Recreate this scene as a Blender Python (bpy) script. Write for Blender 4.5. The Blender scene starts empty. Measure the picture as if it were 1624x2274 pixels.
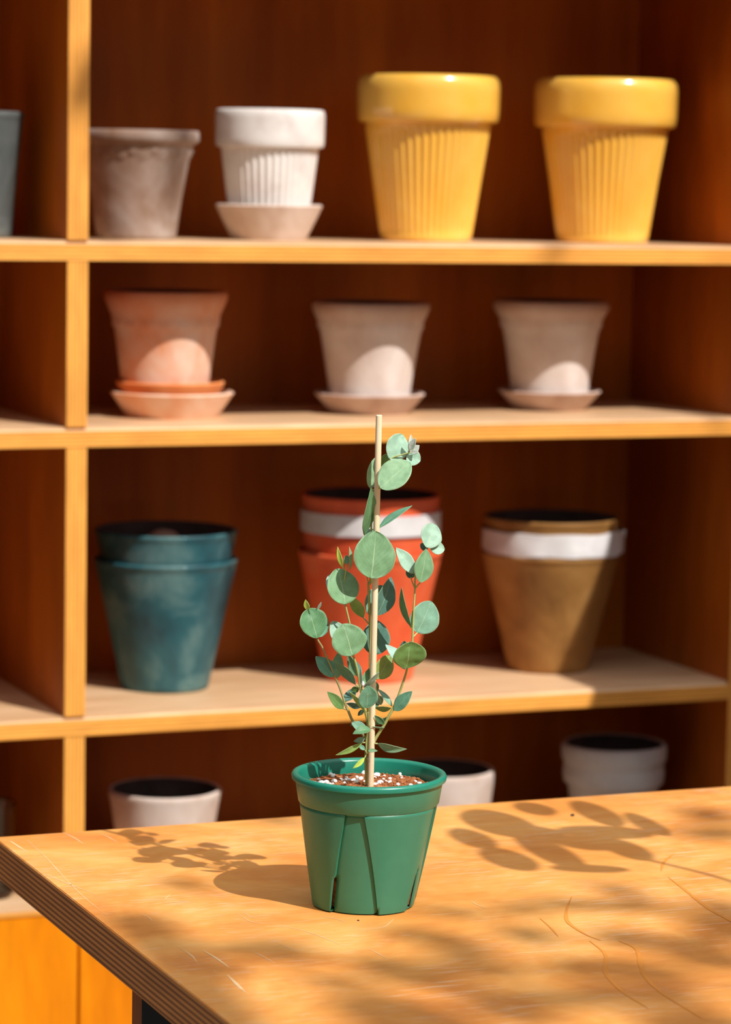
import bpy, bmesh, math, random
from mathutils import Vector, Matrix, noise
import numpy as np
random.seed(7)
SC = bpy.context.scene
COL = SC.collection
PI = math.pi
# ------------------------------------------------------------------ camera
W, H = 1624, 2274
FPX = 6642.9
YAW, PITCH, ROLL = 0.39008, 0.11140, 0.01733
CX, CY = W / 2, H / 2
CAM = Vector((0, 0, 1.40))
fwd = Vector((math.sin(YAW) * math.cos(PITCH), math.cos(YAW) * math.cos(PITCH), -math.sin(PITCH)))
r0 = Vector((math.cos(YAW), -math.sin(YAW), 0)); u0 = r0.cross(fwd)
RT = r0 * math.cos(ROLL) + u0 * math.sin(ROLL)
UP = -r0 * math.sin(ROLL) + u0 * math.cos(ROLL)
FH = Vector((math.sin(YAW), math.cos(YAW), 0))
RH = Vector((math.cos(YAW), -math.sin(YAW), 0))
cd = bpy.data.cameras.new('camera'); cam = bpy.data.objects.new('camera', cd); COL.objects.link(cam)
cam.matrix_world = Matrix(((RT.x, UP.x, -fwd.x, CAM.x), (RT.y, UP.y, -fwd.y, CAM.y), (RT.z, UP.z, -fwd.z, CAM.z), (0, 0, 0, 1)))
cd.sensor_fit = 'VERTICAL'; cd.sensor_height = 36; cd.lens = FPX / H * 36
cd.clip_start = 0.05; cd.clip_end = 200
cd.dof.use_dof = True; cd.dof.focus_distance = 2.67; cd.dof.aperture_fstop = 6.8
SC.camera = cam
# ------------------------------------------------------------------ light
SUN_AZ, SUN_EL = math.radians(20.7), math.radians(48)     # measured from the shelf normal (-Y) towards +X
SUN = Vector((math.sin(SUN_AZ) * math.cos(SUN_EL), -math.cos(SUN_AZ) * math.cos(SUN_EL), math.sin(SUN_EL)))
ld = bpy.data.lights.new('sun', 'SUN'); ld.energy = 4.85; ld.angle = math.radians(0.55); ld.color = (1, .95, .87)
lo = bpy.data.objects.new('sun', ld); COL.objects.link(lo)
lo.rotation_euler = SUN.to_track_quat('Z', 'Y').to_euler()
wd = bpy.data.worlds.new('sky'); SC.world = wd; wd.use_nodes = True
wt = wd.node_tree; wt.nodes.clear()
wo = wt.nodes.new('ShaderNodeOutputWorld'); wb = wt.nodes.new('ShaderNodeBackground')
wg = wt.nodes.new('ShaderNodeTexCoord')
def wmath(op, a, b_=0.0, clamp=False):
    n = wt.nodes.new('ShaderNodeMath'); n.operation = op; n.use_clamp = clamp
    for k, q in enumerate((a, b_)):
        if isinstance(q, (int, float)): n.inputs[k].default_value = q
        else: wt.links.new(q, n.inputs[k])
    return n.outputs[0]
def wdot(v):          # how far the sky direction points along v, 0..1
    n = wt.nodes.new('ShaderNodeVectorMath'); n.operation = 'DOT_PRODUCT'; n.inputs[1].default_value = v
    wt.links.new(wg.outputs['Generated'], n.inputs[0]); return wmath('MAXIMUM', n.outputs['Value'], 0.0)
SKY_BASE, SKY_GLOW, SKY_ZENITH = .022, .72, 1.35
glow = wmath('MULTIPLY', wmath('POWER', wdot(SUN), 3.0), SKY_GLOW)        # bright haze on the sun's side
zen = wmath('MULTIPLY', wmath('POWER', wdot((0, 0, 1)), 4.0), SKY_ZENITH)
tot = wmath('ADD', wmath('ADD', glow, zen), SKY_BASE)
wb.inputs[0].default_value = (1.0, .985, .96, 1); wt.links.new(tot, wb.inputs[1])
wt.links.new(wb.outputs[0], wo.inputs[0])
vs = SC.view_settings; vs.view_transform = 'Standard'; vs.look = 'None'; vs.exposure = 0.0; vs.gamma = 1; vs.use_curve_mapping = False

# ------------------------------------------------------------------ pixel -> world helpers
def ray(x, y): return fwd + RT * ((x - CX) / FPX) - UP * ((y - CY) / FPX)
def on_z(x, y, z):
    d = ray(x, y); return CAM + d * ((z - CAM.z) / d.z)
def on_y(x, y, Y):
    d = ray(x, y); return CAM + d * (Y / d.y)
def on_v(x, y, P, off=0.0):          # vertical plane through P facing the camera's heading, pushed back by off
    d = ray(x, y); return CAM + d * (((P - CAM).dot(FH) + off) / d.dot(FH))
def depth(P): return (P - CAM).dot(fwd)

# ------------------------------------------------------------------ materials
def newmat(name):
    m = bpy.data.materials.new(name); m.use_nodes = True
    nt = m.node_tree; b = nt.nodes['Principled BSDF']
    return m, nt, b
def nd(nt, t, **k):
    n = nt.nodes.new(t)
    for a, v in k.items():
        if a in n.inputs: n.inputs[a].default_value = v
        else: setattr(n, a, v)
    return n
def ramp(nt, stops, fac=None):
    r = nt.nodes.new('ShaderNodeValToRGB'); el = r.color_ramp.elements
    while len(el) < len(stops): el.new(.5)
    for e_, (p, c) in zip(el, stops):
        e_.position = p; e_.color = (c[0], c[1], c[2], 1) if len(c) == 3 else c
    if fac is not None: nt.links.new(fac, r.inputs[0])
    return r
def coords(nt, scale=(1, 1, 1), rot=(0, 0, 0), src='Object'):
    tc = nt.nodes.new('ShaderNodeTexCoord'); mp = nt.nodes.new('ShaderNodeMapping')
    mp.inputs['Scale'].default_value = scale; mp.inputs['Rotation'].default_value = rot
    nt.links.new(tc.outputs[src], mp.inputs[0]); return mp.outputs[0]
def noise_n(nt, vec, scale, detail=4, rough=.55, dist=0.0):
    n = nt.nodes.new('ShaderNodeTexNoise'); n.inputs['Scale'].default_value = scale; n.inputs['Detail'].default_value = detail
    n.inputs['Roughness'].default_value = rough; n.inputs['Distortion'].default_value = dist
    nt.links.new(vec, n.inputs['Vector']); return n.outputs[0]
def mixc(nt, fac, a, b, mode='MIX'):
    m = nt.nodes.new('ShaderNodeMix'); m.data_type = 'RGBA'; m.blend_type = mode
    for s, v in ((m.inputs[0], fac), (m.inputs[6], a), (m.inputs[7], b)):
        if isinstance(v, (int, float)): s.default_value = v
        elif isinstance(v, tuple): s.default_value = (v[0], v[1], v[2], 1)
        else: nt.links.new(v, s)
    return m.outputs[2]
def bump(nt, b, h, strength, dist=.002):
    n = nt.nodes.new('ShaderNodeBump'); n.inputs['Strength'].default_value = strength; n.inputs['Distance'].default_value = dist
    nt.links.new(h, n.inputs['Height']); nt.links.new(n.outputs[0], b.inputs['Normal'])

def wood(name, dark, mid, light, stretch=(1, 1, 1), scale=6, rough=.45, spec=.5, coat=0, bmp=.15):
    m, nt, b = newmat(name)
    v = coords(nt, stretch)
    n1 = noise_n(nt, v, scale, 5, .6, .6); n2 = noise_n(nt, v, scale * 6, 4, .6)
    r = ramp(nt, [(.28, dark), (.5, mid), (.74, light)], n1)
    g = ramp(nt, [(.3, (.82, .8, .78)), (.7, (1.08, 1.08, 1.1))], n2)
    nt.links.new(mixc(nt, .8, r.outputs[0], g.outputs[0], 'MULTIPLY'), b.inputs['Base Color'])
    b.inputs['Roughness'].default_value = rough; b.inputs['Specular IOR Level'].default_value = spec
    b.inputs['Coat Weight'].default_value = coat; b.inputs['Coat Roughness'].default_value = .25
    bump(nt, b, n2, bmp); return m

M = {}
# shelf: mahogany-like stained ply inside, pale shelf tops, orange-varnished edges
M['back'] = wood('stained_back_board', (.22, .050, .003), (.40, .100, .005), (.56, .17, .008), (3, 3, .25), 1.6, .5, .2)
M['side'] = wood('stained_side_board', (.28, .060, .002), (.38, .088, .0025), (.48, .125, .005), (1, 1.2, .3), 4, .45, .4)
M['shelftop'] = wood('pale_shelf_board', (.60, .36, .19), (.72, .46, .26), (.80, .56, .35), (.35, 3, 1), 5, .38, .5)
M['door'] = wood('amber_door_panel', (.68, .18, .001), (.82, .245, .002), (.92, .31, .004), (2, 1, .4), 4, .4, .35)
def edge_mat(name, a, b_, c, freq, axis='Z', rough=.5, hole=False):
    m, nt, b = newmat(name)
    v = coords(nt, (1, 1, 1))
    w = nt.nodes.new('ShaderNodeTexWave'); w.wave_type = 'BANDS'; w.bands_direction = axis; w.wave_profile = 'SIN'
    w.inputs['Scale'].default_value = freq; w.inputs['Distortion'].default_value = .25
    w.inputs['Detail'].default_value = 3; w.inputs['Detail Scale'].default_value = .5
    nt.links.new(v, w.inputs[0])
    r = ramp(nt, [(.0, a), (.45, b_), (1, c)], w.outputs[0])
    v2 = coords(nt, (1, 1, 6) if axis == 'Z' else (6, 6, 1)); n = noise_n(nt, v2, 7, 5, .65)
    g = ramp(nt, [(.3, (.76, .72, .70)), (.62, (1.1, 1.1, 1.1))], n)
    col = mixc(nt, .85, r.outputs[0], g.outputs[0], 'MULTIPLY')
    nt.links.new(col, b.inputs['Base Color']); b.inputs['Roughness'].default_value = rough
    bump(nt, b, w.outputs[0], .2, .001); return m
M['edge'] = edge_mat('varnished_ply_edge', (.76, .29, .04), (.86, .36, .055), (.92, .46, .10), 60)
M['vedge'] = edge_mat('varnished_ply_post_edge', (.76, .29, .04), (.86, .37, .055), (.92, .46, .10), 60, 'X')
M['tedge'] = edge_mat('raw_ply_edge', (.10, .028, .007), (.40, .14, .032), (.54, .23, .062), 62, 'Z', .7)

# table top
m, nt, b = newmat('scratched_birch_tabletop'); M['top'] = m
v = coords(nt, (1, 1, 1), (0, 0, .35)); vs_ = coords(nt, (1, 5, 1), (0, 0, -.62)); vg = coords(nt, (1.0, 3.5, 1), (0, 0, -.3))
n1 = noise_n(nt, v, 7, 4, .6, .8); n2 = noise_n(nt, vg, 22, 6, .65, .3)
base = ramp(nt, [(.32, (.62, .22, .042)), (.5, (.73, .305, .068)), (.66, (.80, .40, .115))], n1).outputs[0]
g = ramp(nt, [(.3, (.92, .89, .86)), (.7, (1.05, 1.06, 1.09))], n2).outputs[0]
c = mixc(nt, .9, base, g, 'MULTIPLY')
def scratch(stretch, ang, scale, lo_, hi_, maskscale):
    vv = coords(nt, (1, stretch, 1), (0, 0, ang)); q = noise_n(nt, vv, scale, 2, .5)
    r = ramp(nt, [(lo_ - .07, (0, 0, 0)), (hi_ - .05, (1, 1, 1))], q)
    mk = ramp(nt, [(.46, (0, 0, 0)), (.60, (1, 1, 1))], noise_n(nt, v, maskscale, 3))
    mm = nt.nodes.new('ShaderNodeMath'); mm.operation = 'MULTIPLY'
    nt.links.new(r.outputs[0], mm.inputs[0]); nt.links.new(mk.outputs[0], mm.inputs[1]); return mm.outputs[0]
s1 = scratch(16, -.75, 26, .66, .74, 5); s2 = scratch(22, -.45, 40, .66, .72, 9); s3 = scratch(14, .3, 30, .68, .75, 7)
for s_, k in ((s1, .5), (s2, .45), (s3, .4)):
    mm = nt.nodes.new('ShaderNodeMath'); mm.operation = 'MULTIPLY'; nt.links.new(s_, mm.inputs[0]); mm.inputs[1].default_value = k
    c = mixc(nt, mm.outputs[0], c, (.80, .62, .46))
sp = ramp(nt, [(.70, (0, 0, 0)), (.78, (1, 1, 1))], noise_n(nt, v, 60, 3, .6)).outputs[0]
c = mixc(nt, mixc(nt, .5, (0, 0, 0), sp), c, (.78, .58, .40))
nt.links.new(c, b.inputs['Base Color'])
b.inputs['Roughness'].default_value = .48; b.inputs['Specular IOR Level'].default_value = .4; bump(nt, b, n2, .12, .001)

def clay(name, a, b_, c_, scale=14, rough=.85, spec=.25, zfade=None, coat=0.0, bm=.15, stretch=(1, 1, 1)):
    """mottled surface; zfade=(z0,z1,col,amount): another colour growing between object heights z0..z1"""
    m, nt, b = newmat(name)
    v = coords(nt, stretch); n = noise_n(nt, v, scale, 5, .6, .5)
    col = ramp(nt, [(.3, a), (.5, b_), (.7, c_)], n).outputs[0]
    if zfade:
        z0, z1, fc, am = zfade
        tc = nt.nodes.new('ShaderNodeTexCoord'); s = nt.nodes.new('ShaderNodeSeparateXYZ'); nt.links.new(tc.outputs['Object'], s.inputs[0])
        mr = nt.nodes.new('ShaderNodeMapRange'); mr.inputs['From Min'].default_value = z0; mr.inputs['From Max'].default_value = z1
        mr.interpolation_type = 'SMOOTHSTEP'
        nn = noise_n(nt, v, scale * .6, 4, .6); ad = nt.nodes.new('ShaderNodeMath'); ad.operation = 'MULTIPLY_ADD'
        ad.inputs[1].default_value = abs(z1 - z0) * 1.2; nt.links.new(nn, ad.inputs[0]); nt.links.new(s.outputs[2], ad.inputs[2])
        sb = nt.nodes.new('ShaderNodeMath'); sb.operation = 'SUBTRACT'; nt.links.new(ad.outputs[0], sb.inputs[0]); sb.inputs[1].default_value = abs(z1 - z0) * .6
        nt.links.new(sb.outputs[0], mr.inputs['Value'])
        ml = nt.nodes.new('ShaderNodeMath'); ml.operation = 'MULTIPLY'; ml.inputs[1].default_value = am; nt.links.new(mr.outputs[0], ml.inputs[0])
        col = mixc(nt, ml.outputs[0], col, fc)
    nt.links.new(col, b.inputs['Base Color']); b.inputs['Roughness'].default_value = rough
    b.inputs['Specular IOR Level'].default_value = spec; b.inputs['Coat Weight'].default_value = coat; b.inputs['Coat Roughness'].default_value = .08
    bump(nt, b, n, bm); return m

M['greybrown'] = clay('weathered_grey_clay', (.22, .12, .07), (.36, .27, .23), (.52, .46, .44), 9, .85)
M['whiteclay'] = clay('chalky_white_clay', (.64, .57, .55), (.78, .74, .72), (.84, .81, .79), 18, .8)
M['saucer'] = clay('pale_clay_saucer', (.50, .36, .29), (.62, .50, .44), (.70, .60, .55), 18, .8)
M['yellow'] = clay('glazed_yellow', (.90, .46, .05), (.93, .53, .085), (.94, .62, .15), 7, .22, .5, None, .8, .03)
M['terra'] = clay('terracotta_with_bloom', (.78, .30, .14), (.80, .52, .39), (.86, .72, .63), 11, .85, .2, (.105, .165, (.72, .25, .09), .8))
M['terrasaucer'] = clay('terracotta_saucer', (.78, .36, .19), (.82, .52, .37), (.86, .66, .53), 14, .85, .2)
M['terrarim'] = clay('bright_terracotta', (.75, .22, .07), (.78, .27, .09), (.80, .34, .14), 14, .8, .2)
M['greyclay'] = clay('grey_pink_clay', (.60, .48, .43), (.72, .63, .59), (.82, .77, .75), 13, .85, .2, (.10, .155, (.44, .24, .13), .75))
M['greysaucer'] = clay('grey_pink_saucer', (.46, .31, .25), (.56, .42, .37), (.64, .51, .46), 16, .85, .2)
M['teal'] = clay('mottled_teal', (.012, .050, .066), (.020, .105, .13), (.12, .23, .23), 12, .5, .4, None, .1)
M['tealrim'] = clay('worn_teal_rim', (.06, .24, .27), (.09, .32, .36), (.16, .42, .44), 20, .5, .4)
M['red'] = clay('brick_red_glaze', (.66, .075, .022), (.80, .135, .048), (.84, .21, .10), 7, .55, .4)
M['brown'] = clay('ochre_brown_fibre', (.19, .085, .020), (.33, .16, .042), (.44, .25, .085), 9, .6, .35)
M['label'] = clay('crumpled_white_paper', (.66, .64, .66), (.74, .73, .75), (.82, .81, .82), 22, .5, .4, None, 0, .5)
M['zinc'] = clay('dull_zinc', (.05, .065, .065), (.095, .11, .11), (.16, .18, .175), 12, .55, .5)
M['inside'] = clay('dark_inside', (.05, .045, .045), (.08, .07, .07), (.11, .10, .10), 15, .9)  # one dark tone shared by the inner faces of several pots
M['whitecool'] = clay('white_grey_clay', (.56, .52, .52), (.64, .61, .61), (.70, .68, .68), 16, .8)
M['plastic'] = clay('green_plastic', (.036, .200, .124), (.039, .207, .129), (.043, .22, .137), 60, .36, .45, None, 0, .03)
M['plastic_rim'] = clay('teal_green_plastic_rim', (.010, .20, .135), (.012, .21, .145), (.014, .225, .155), 60, .33, .5, None, 0, .03)
M['dowel'] = clay('bamboo_dowel', (.74, .56, .35), (.82, .67, .45), (.88, .76, .56), 30, .6, .3, None, 0, .2, (6, 6, .4))
M['soil'] = clay('coir_soil', (.10, .030, .012), (.30, .10, .035), (.52, .22, .09), 170, .9, .2, None, 0, .8)
M['chunk'] = clay('coir_chunks', (.16, .045, .016), (.38, .13, .045), (.58, .25, .11), 230, .9, .2)
M['perlite'] = clay('perlite', (.80, .80, .78), (.86, .86, .85), (.9, .9, .9), 300, .85, .3)
M['black'] = clay('black_laminate', (.010, .011, .012), (.013, .014, .015), (.018, .019, .02), 30, .45, .4)
M['redply'] = clay('dark_red_ply_edge', (.13, .03, .010), (.17, .042, .013), (.21, .055, .017), 30, .6, .3, None, 0, .1, (1, 1, .2))
M['floor'] = clay('concrete_floor', (.20, .19, .18), (.26, .25, .235), (.31, .30, .285), 3, .85, .2)
M['bark'] = clay('bark', (.08, .06, .045), (.14, .11, .08), (.2, .16, .12), 20, .9, .2)
M['scratchmark'] = clay('pale_scratch', (.80, .50, .24), (.82, .56, .30), (.84, .62, .38), 60, .6, .3)
M['waxmark'] = clay('amber_stain', (.70, .26, .045), (.72, .275, .05), (.74, .29, .055), 60, .4, .4)
M['dirt'] = clay('dark_crumb', (.05, .03, .02), (.07, .04, .03), (.09, .06, .04), 60, .9)
m, nt, b = newmat('clear_glass'); M['glass'] = m
b.inputs['Base Color'].default_value = (.82, .90, .90, 1); b.inputs['Transmission Weight'].default_value = 1; b.inputs['Roughness'].default_value = .03; b.inputs['IOR'].default_value = 1.45

# leaf: colour per object, veins from the leaf's own uv (u along midrib, v across)
m, nt, b = newmat('eucalyptus_leaf'); M['leaf'] = m
oi = nt.nodes.new('ShaderNodeObjectInfo'); uv = nt.nodes.new('ShaderNodeUVMap'); uv.uv_map = 'leaf'
sx = nt.nodes.new('ShaderNodeSeparateXYZ'); nt.links.new(uv.outputs[0], sx.inputs[0])
def mth(op, a, c2=None, c3=None):
    n = nt.nodes.new('ShaderNodeMath'); n.operation = op
    for i, q in enumerate((a, c2, c3)):
        if q is None: continue
        if isinstance(q, (int, float)): n.inputs[i].default_value = q
        else: nt.links.new(q, n.inputs[i])
    return n.outputs[0]
av = mth('ABSOLUTE', mth('SUBTRACT', sx.outputs[1], .5))
mid = mth('LESS_THAN', av, mth('MULTIPLY_ADD', sx.outputs[0], -.012, .018))
ph = mth('SUBTRACT', mth('MULTIPLY', sx.outputs[0], 9.0), mth('MULTIPLY', av, 9.0))
vein = mth('GREATER_THAN', mth('SINE', mth('MULTIPLY', ph, 6.283)), .955)
vein = mth('MULTIPLY', vein, .16)
vm = mth('MULTIPLY', mid, .5); fv = mth('MAXIMUM', vm, vein)
fv = mth('MAXIMUM', fv, mth('MULTIPLY', mth('GREATER_THAN', av, .482), .35))
v = coords(nt, (1, 1, 1)); nn = noise_n(nt, v, 160, 4, .6)
gg = ramp(nt, [(.35, (.86, .88, .88)), (.65, (1.10, 1.08, 1.10))], nn).outputs[0]
cc = mixc(nt, 1.0, oi.outputs['Color'], gg, 'MULTIPLY'); cc = mixc(nt, fv, cc, (.52, .66, .40))
nt.links.new(cc, b.inputs['Base Color']); b.inputs['Roughness'].default_value = .52; b.inputs['Specular IOR Level'].default_value = .4
tr = nt.nodes.new('ShaderNodeBsdfTranslucent'); tcol = mixc(nt, 1.0, cc, (.75, 1.0, .35), 'MULTIPLY'); nt.links.new(tcol, tr.inputs[0])
mx = nt.nodes.new('ShaderNodeMixShader'); mx.inputs[0].default_value = .18
nt.links.new(b.outputs[0], mx.inputs[1]); nt.links.new(tr.outputs[0], mx.inputs[2])
out = [n for n in nt.nodes if n.type == 'OUTPUT_MATERIAL'][0]; nt.links.new(mx.outputs[0], out.inputs[0])
M['stem'] = clay('pale_green_stem', (.34, .36, .12), (.40, .44, .16), (.46, .50, .22), 60, .6, .3)
M['oldstem'] = clay('brownish_stem', (.28, .24, .12), (.34, .33, .14), (.38, .38, .17), 60, .6, .3)

# ------------------------------------------------------------------ mesh helpers
def obj(name, bm, mats, parent=None, loc=None, smooth=True, angle=40):
    me = bpy.data.meshes.new(name)
    bmesh.ops.recalc_face_normals(bm, faces=bm.faces)
    bm.to_mesh(me); bm.free()
    for q in (mats if isinstance(mats, (list, tuple)) else [mats]): me.materials.append(q)
    if smooth:
        me.shade_smooth()
        try: me.set_sharp_from_angle(angle=math.radians(angle))
        except Exception: pass
    o = bpy.data.objects.new(name, me); COL.objects.link(o)
    if parent is not None: o.parent = parent
    if loc is not None: o.location = loc
    return o
def thing(name, label, cat, loc=(0, 0, 0), group=None):
    o = bpy.data.objects.new(name, None); COL.objects.link(o); o.location = loc; o.empty_display_size = .05
    o['label'] = label; o['category'] = cat
    if group: o['group'] = group
    return o
def tag(o, label, cat, group=None, kind=None):
    o['label'] = label; o['category'] = cat
    if group: o['group'] = group
    if kind: o['kind'] = kind
    return o
def box(bm, x0, x1, y0, y1, z0, z1, mat=0, bevel=0.0):
    vs = [bm.verts.new((x, y, z)) for z in (z0, z1) for y in (y0, y1) for x in (x0, x1)]
    F = [(0, 2, 3, 1), (4, 5, 7, 6), (0, 1, 5, 4), (2, 6, 7, 3), (0, 4, 6, 2), (1, 3, 7, 5)]
    fs = [bm.faces.new([vs[i] for i in f]) for f in F]   # order: bottom, top, front(-y), back, left, right
    for f in fs: f.material_index = mat
    if bevel:
        bmesh.ops.bevel(bm, geom=list({e for f in fs for e in f.edges}), offset=bevel, segments=2, affect='EDGES')
    return fs
def lathe(prof, seg=96, mod=None, mats=None):
    """prof: list of (r, z[, matindex]); mod(theta, r, z, i) -> (r, z)"""
    bm = bmesh.new(); rings = []
    for i, p in enumerate(prof):
        r, z = p[0], p[1]
        if r < 1e-6: rings.append([bm.verts.new((0, 0, z))]); continue
        ring = []
        for k in range(seg):
            t = 2 * PI * k / seg; rr, zz = (r, z) if mod is None else mod(t, r, z, i)
            ring.append(bm.verts.new((rr * math.cos(t), rr * math.sin(t), zz)))
        rings.append(ring)
    for i in range(len(rings) - 1):
        a, b2 = rings[i], rings[i + 1]; mi = prof[i][2] if len(prof[i]) > 2 else 0
        if len(a) == 1 and len(b2) == 1: continue
        for k in range(seg):
            k2 = (k + 1) % seg
            if len(a) == 1: f = bm.faces.new((a[0], b2[k2], b2[k]))
            elif len(b2) == 1: f = bm.faces.new((a[k], a[k2], b2[0]))
            else: f = bm.faces.new((a[k], a[k2], b2[k2], b2[k]))
            f.material_index = mi
    return bm
def tube(bm, pts, rad, seg=8, cap=True):
    pts = [Vector(p) for p in pts]; n = len(pts); rad = rad if isinstance(rad, (list, tuple)) else [rad] * n
    rings = []; ref = None
    for i, p in enumerate(pts):
        t = (pts[min(i + 1, n - 1)] - pts[max(i - 1, 0)]).normalized()
        if ref is None: ref = t.orthogonal().normalized()
        a = (ref - t * ref.dot(t)).normalized(); b2 = t.cross(a); ref = a
        rings.append([bm.verts.new(p + a * (rad[i] * math.cos(2 * PI * k / seg)) + b2 * (rad[i] * math.sin(2 * PI * k / seg))) for k in range(seg)])
    for i in range(n - 1):
        for k in range(seg):
            k2 = (k + 1) % seg; bm.faces.new((rings[i][k], rings[i][k2], rings[i + 1][k2], rings[i + 1][k]))
    if cap: bm.faces.new(rings[0]); bm.faces.new(rings[-1])
def smooth_path(pts, n=6):
    out = []; P = [Vector(p) for p in pts]; P = [P[0] * 2 - P[1]] + P + [P[-1] * 2 - P[-2]]
    for i in range(1, len(P) - 2):
        for k in range(n):
            t = k / n; a, b2, c2, d = P[i - 1], P[i], P[i + 1], P[i + 2]
            out.append(.5 * ((2 * b2) + (c2 - a) * t + (2 * a - 5 * b2 + 4 * c2 - d) * t * t + (3 * b2 - a - 3 * c2 + d) * t ** 3))
    out.append(P[-2]); return out

# ------------------------------------------------------------------ setting
FLOORZ = 0.0
bm = bmesh.new(); box(bm, -3, 6, -4, 5.2, -.08, FLOORZ); o = obj('floor', bm, M['floor'], smooth=False); o['kind'] = 'structure'
# ------------------------------------------------------------------ shelving unit
YF = 3.80; YB = 4.14; TH = .0265
ZS = [1.311, 1.0640, .6750, .4141]          # tops of the shelves
XL, XR = -.10, 2.143                         # inner faces of the ends
PX0, PX1 = 1.1325, 1.1610                    # divider
ZTOP = 1.69
unit = thing('shelving_unit', 'large open plywood shelving unit with orange varnished edges, holding the plant pots', 'shelf', (XL, YF, 0))
def ub(name, x0, x1, y0, y1, z0, z1, mats, assign=None, bevel=0.0, label=None):
    bm = bmesh.new(); fs = box(bm, x0 - XL, x1 - XL, y0 - YF, y1 - YF, z0, z1)
    if assign:
        for i, mi in assign.items(): fs[i].material_index = mi
    if bevel: bmesh.ops.bevel(bm, geom=list(bm.edges), offset=bevel, segments=2, affect='EDGES')
    o = obj(name, bm, mats, unit, smooth=False)
    if label: o['label'] = label
    return o
for z in ZS[:3]:
    so = ub('shelf', XL, XR, YF, YB, z - TH, z, [M['edge'], M['shelftop'], M['side']], {1: 1, 0: 2})
    bm = bmesh.new(); bm.from_mesh(so.data)
    ed = [e_ for e_ in bm.edges if all(abs(v_.co.y) < 1e-5 and abs(v_.co.z - z) < 1e-5 for v_ in e_.verts)]
    bmesh.ops.bevel(bm, geom=ed, offset=.0050, segments=3, affect='EDGES', material=1); bm.to_mesh(so.data); bm.free()
ub('top_board', XL - TH, XR + TH, YF, YB + .012, ZTOP, ZTOP + TH, [M['edge'], M['shelftop'], M['side']], {1: 1, 0: 2})
ub('shelf', XL - TH, XR + TH, YF - .001, YB, ZS[3] - .007, ZS[3], [M['edge'], M['shelftop'], M['side']], {1: 1, 0: 2})
gaps = [(ZS[0], ZTOP), (ZS[1], ZS[0] - TH), (ZS[2], ZS[1] - TH), (ZS[3], ZS[2] - TH)]
for a, b_ in gaps:
    ub('divider', PX0, PX1, YF + .0006, YB, a, b_, [M['vedge'], M['side']], {4: 1, 5: 1, 3: 1}, .0008)
for x0, x1 in ((XL - TH, XL), (XR, XR + TH)):
    ub('end_panel', x0, x1, YF, YB, ZS[3], ZTOP, [M['vedge'], M['side']], {4: 1, 5: 1, 3: 1})
ub('back_panel', XL - TH, XR + TH, YB, YB + .012, 0, ZTOP, [M['back']])
# base cupboard with doors
ub('base_cabinet', XL - TH, XR + TH, YF + .02, YB, .02, ZS[3] - .007, [M['side']])
seam = on_y(175, 2150, YF).x
for x0, x1 in ((XL - TH, seam - .0018), (seam + .0018, XR + TH)):
    ub('cupboard_door', x0, x1, YF, YF + .018, .04, ZS[3] - .008, [M['door']], None, .001)

# ------------------------------------------------------------------ table
TZ = .75; TT = .0385; TX0 = .764; TX1 = 2.35; TY0 = 1.45; TY1 = 2.802
table = thing('work_table', 'scratched orange plywood work table with a thick layered edge, under the green pot', 'table', (TX0, TY1, 0))
bm = bmesh.new(); fs = box(bm, 0, TX1 - TX0, TY0 - TY1, 0, TZ - TT, TZ)
for i in (0, 2, 3, 4, 5): fs[i].material_index = 1
bmesh.ops.bevel(bm, geom=list(bm.edges), offset=.0008, segments=2, affect='EDGES')
tt = obj('tabletop', bm, [M['top'], M['tedge']], table, smooth=False)
# base panel: black laminated face, dark red raw edge, standing back under the top
pl = on_y(315, 2240, 2.47)
def tb(name, x0, x1, y0, y1, z0, z1, mats, assign=None):
    bm = bmesh.new(); fs = box(bm, x0 - TX0, x1 - TX0, y0 - TY1, y1 - TY1, z0, z1)
    if assign:
        for i, mi in assign.items(): fs[i].material_index = mi
    return obj(name, bm, mats, table, smooth=False)
tb('base_panel', pl.x, TX1 - .06, 2.47, 2.498, 0, TZ - TT, [M['black'], M['redply']], {4: 1, 5: 1})
tb('base_panel', pl.x + .35, TX1 - .06, TY0 + .12, TY0 + .145, 0, TZ - TT, [M['black'], M['redply']], {4: 1, 5: 1})
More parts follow.
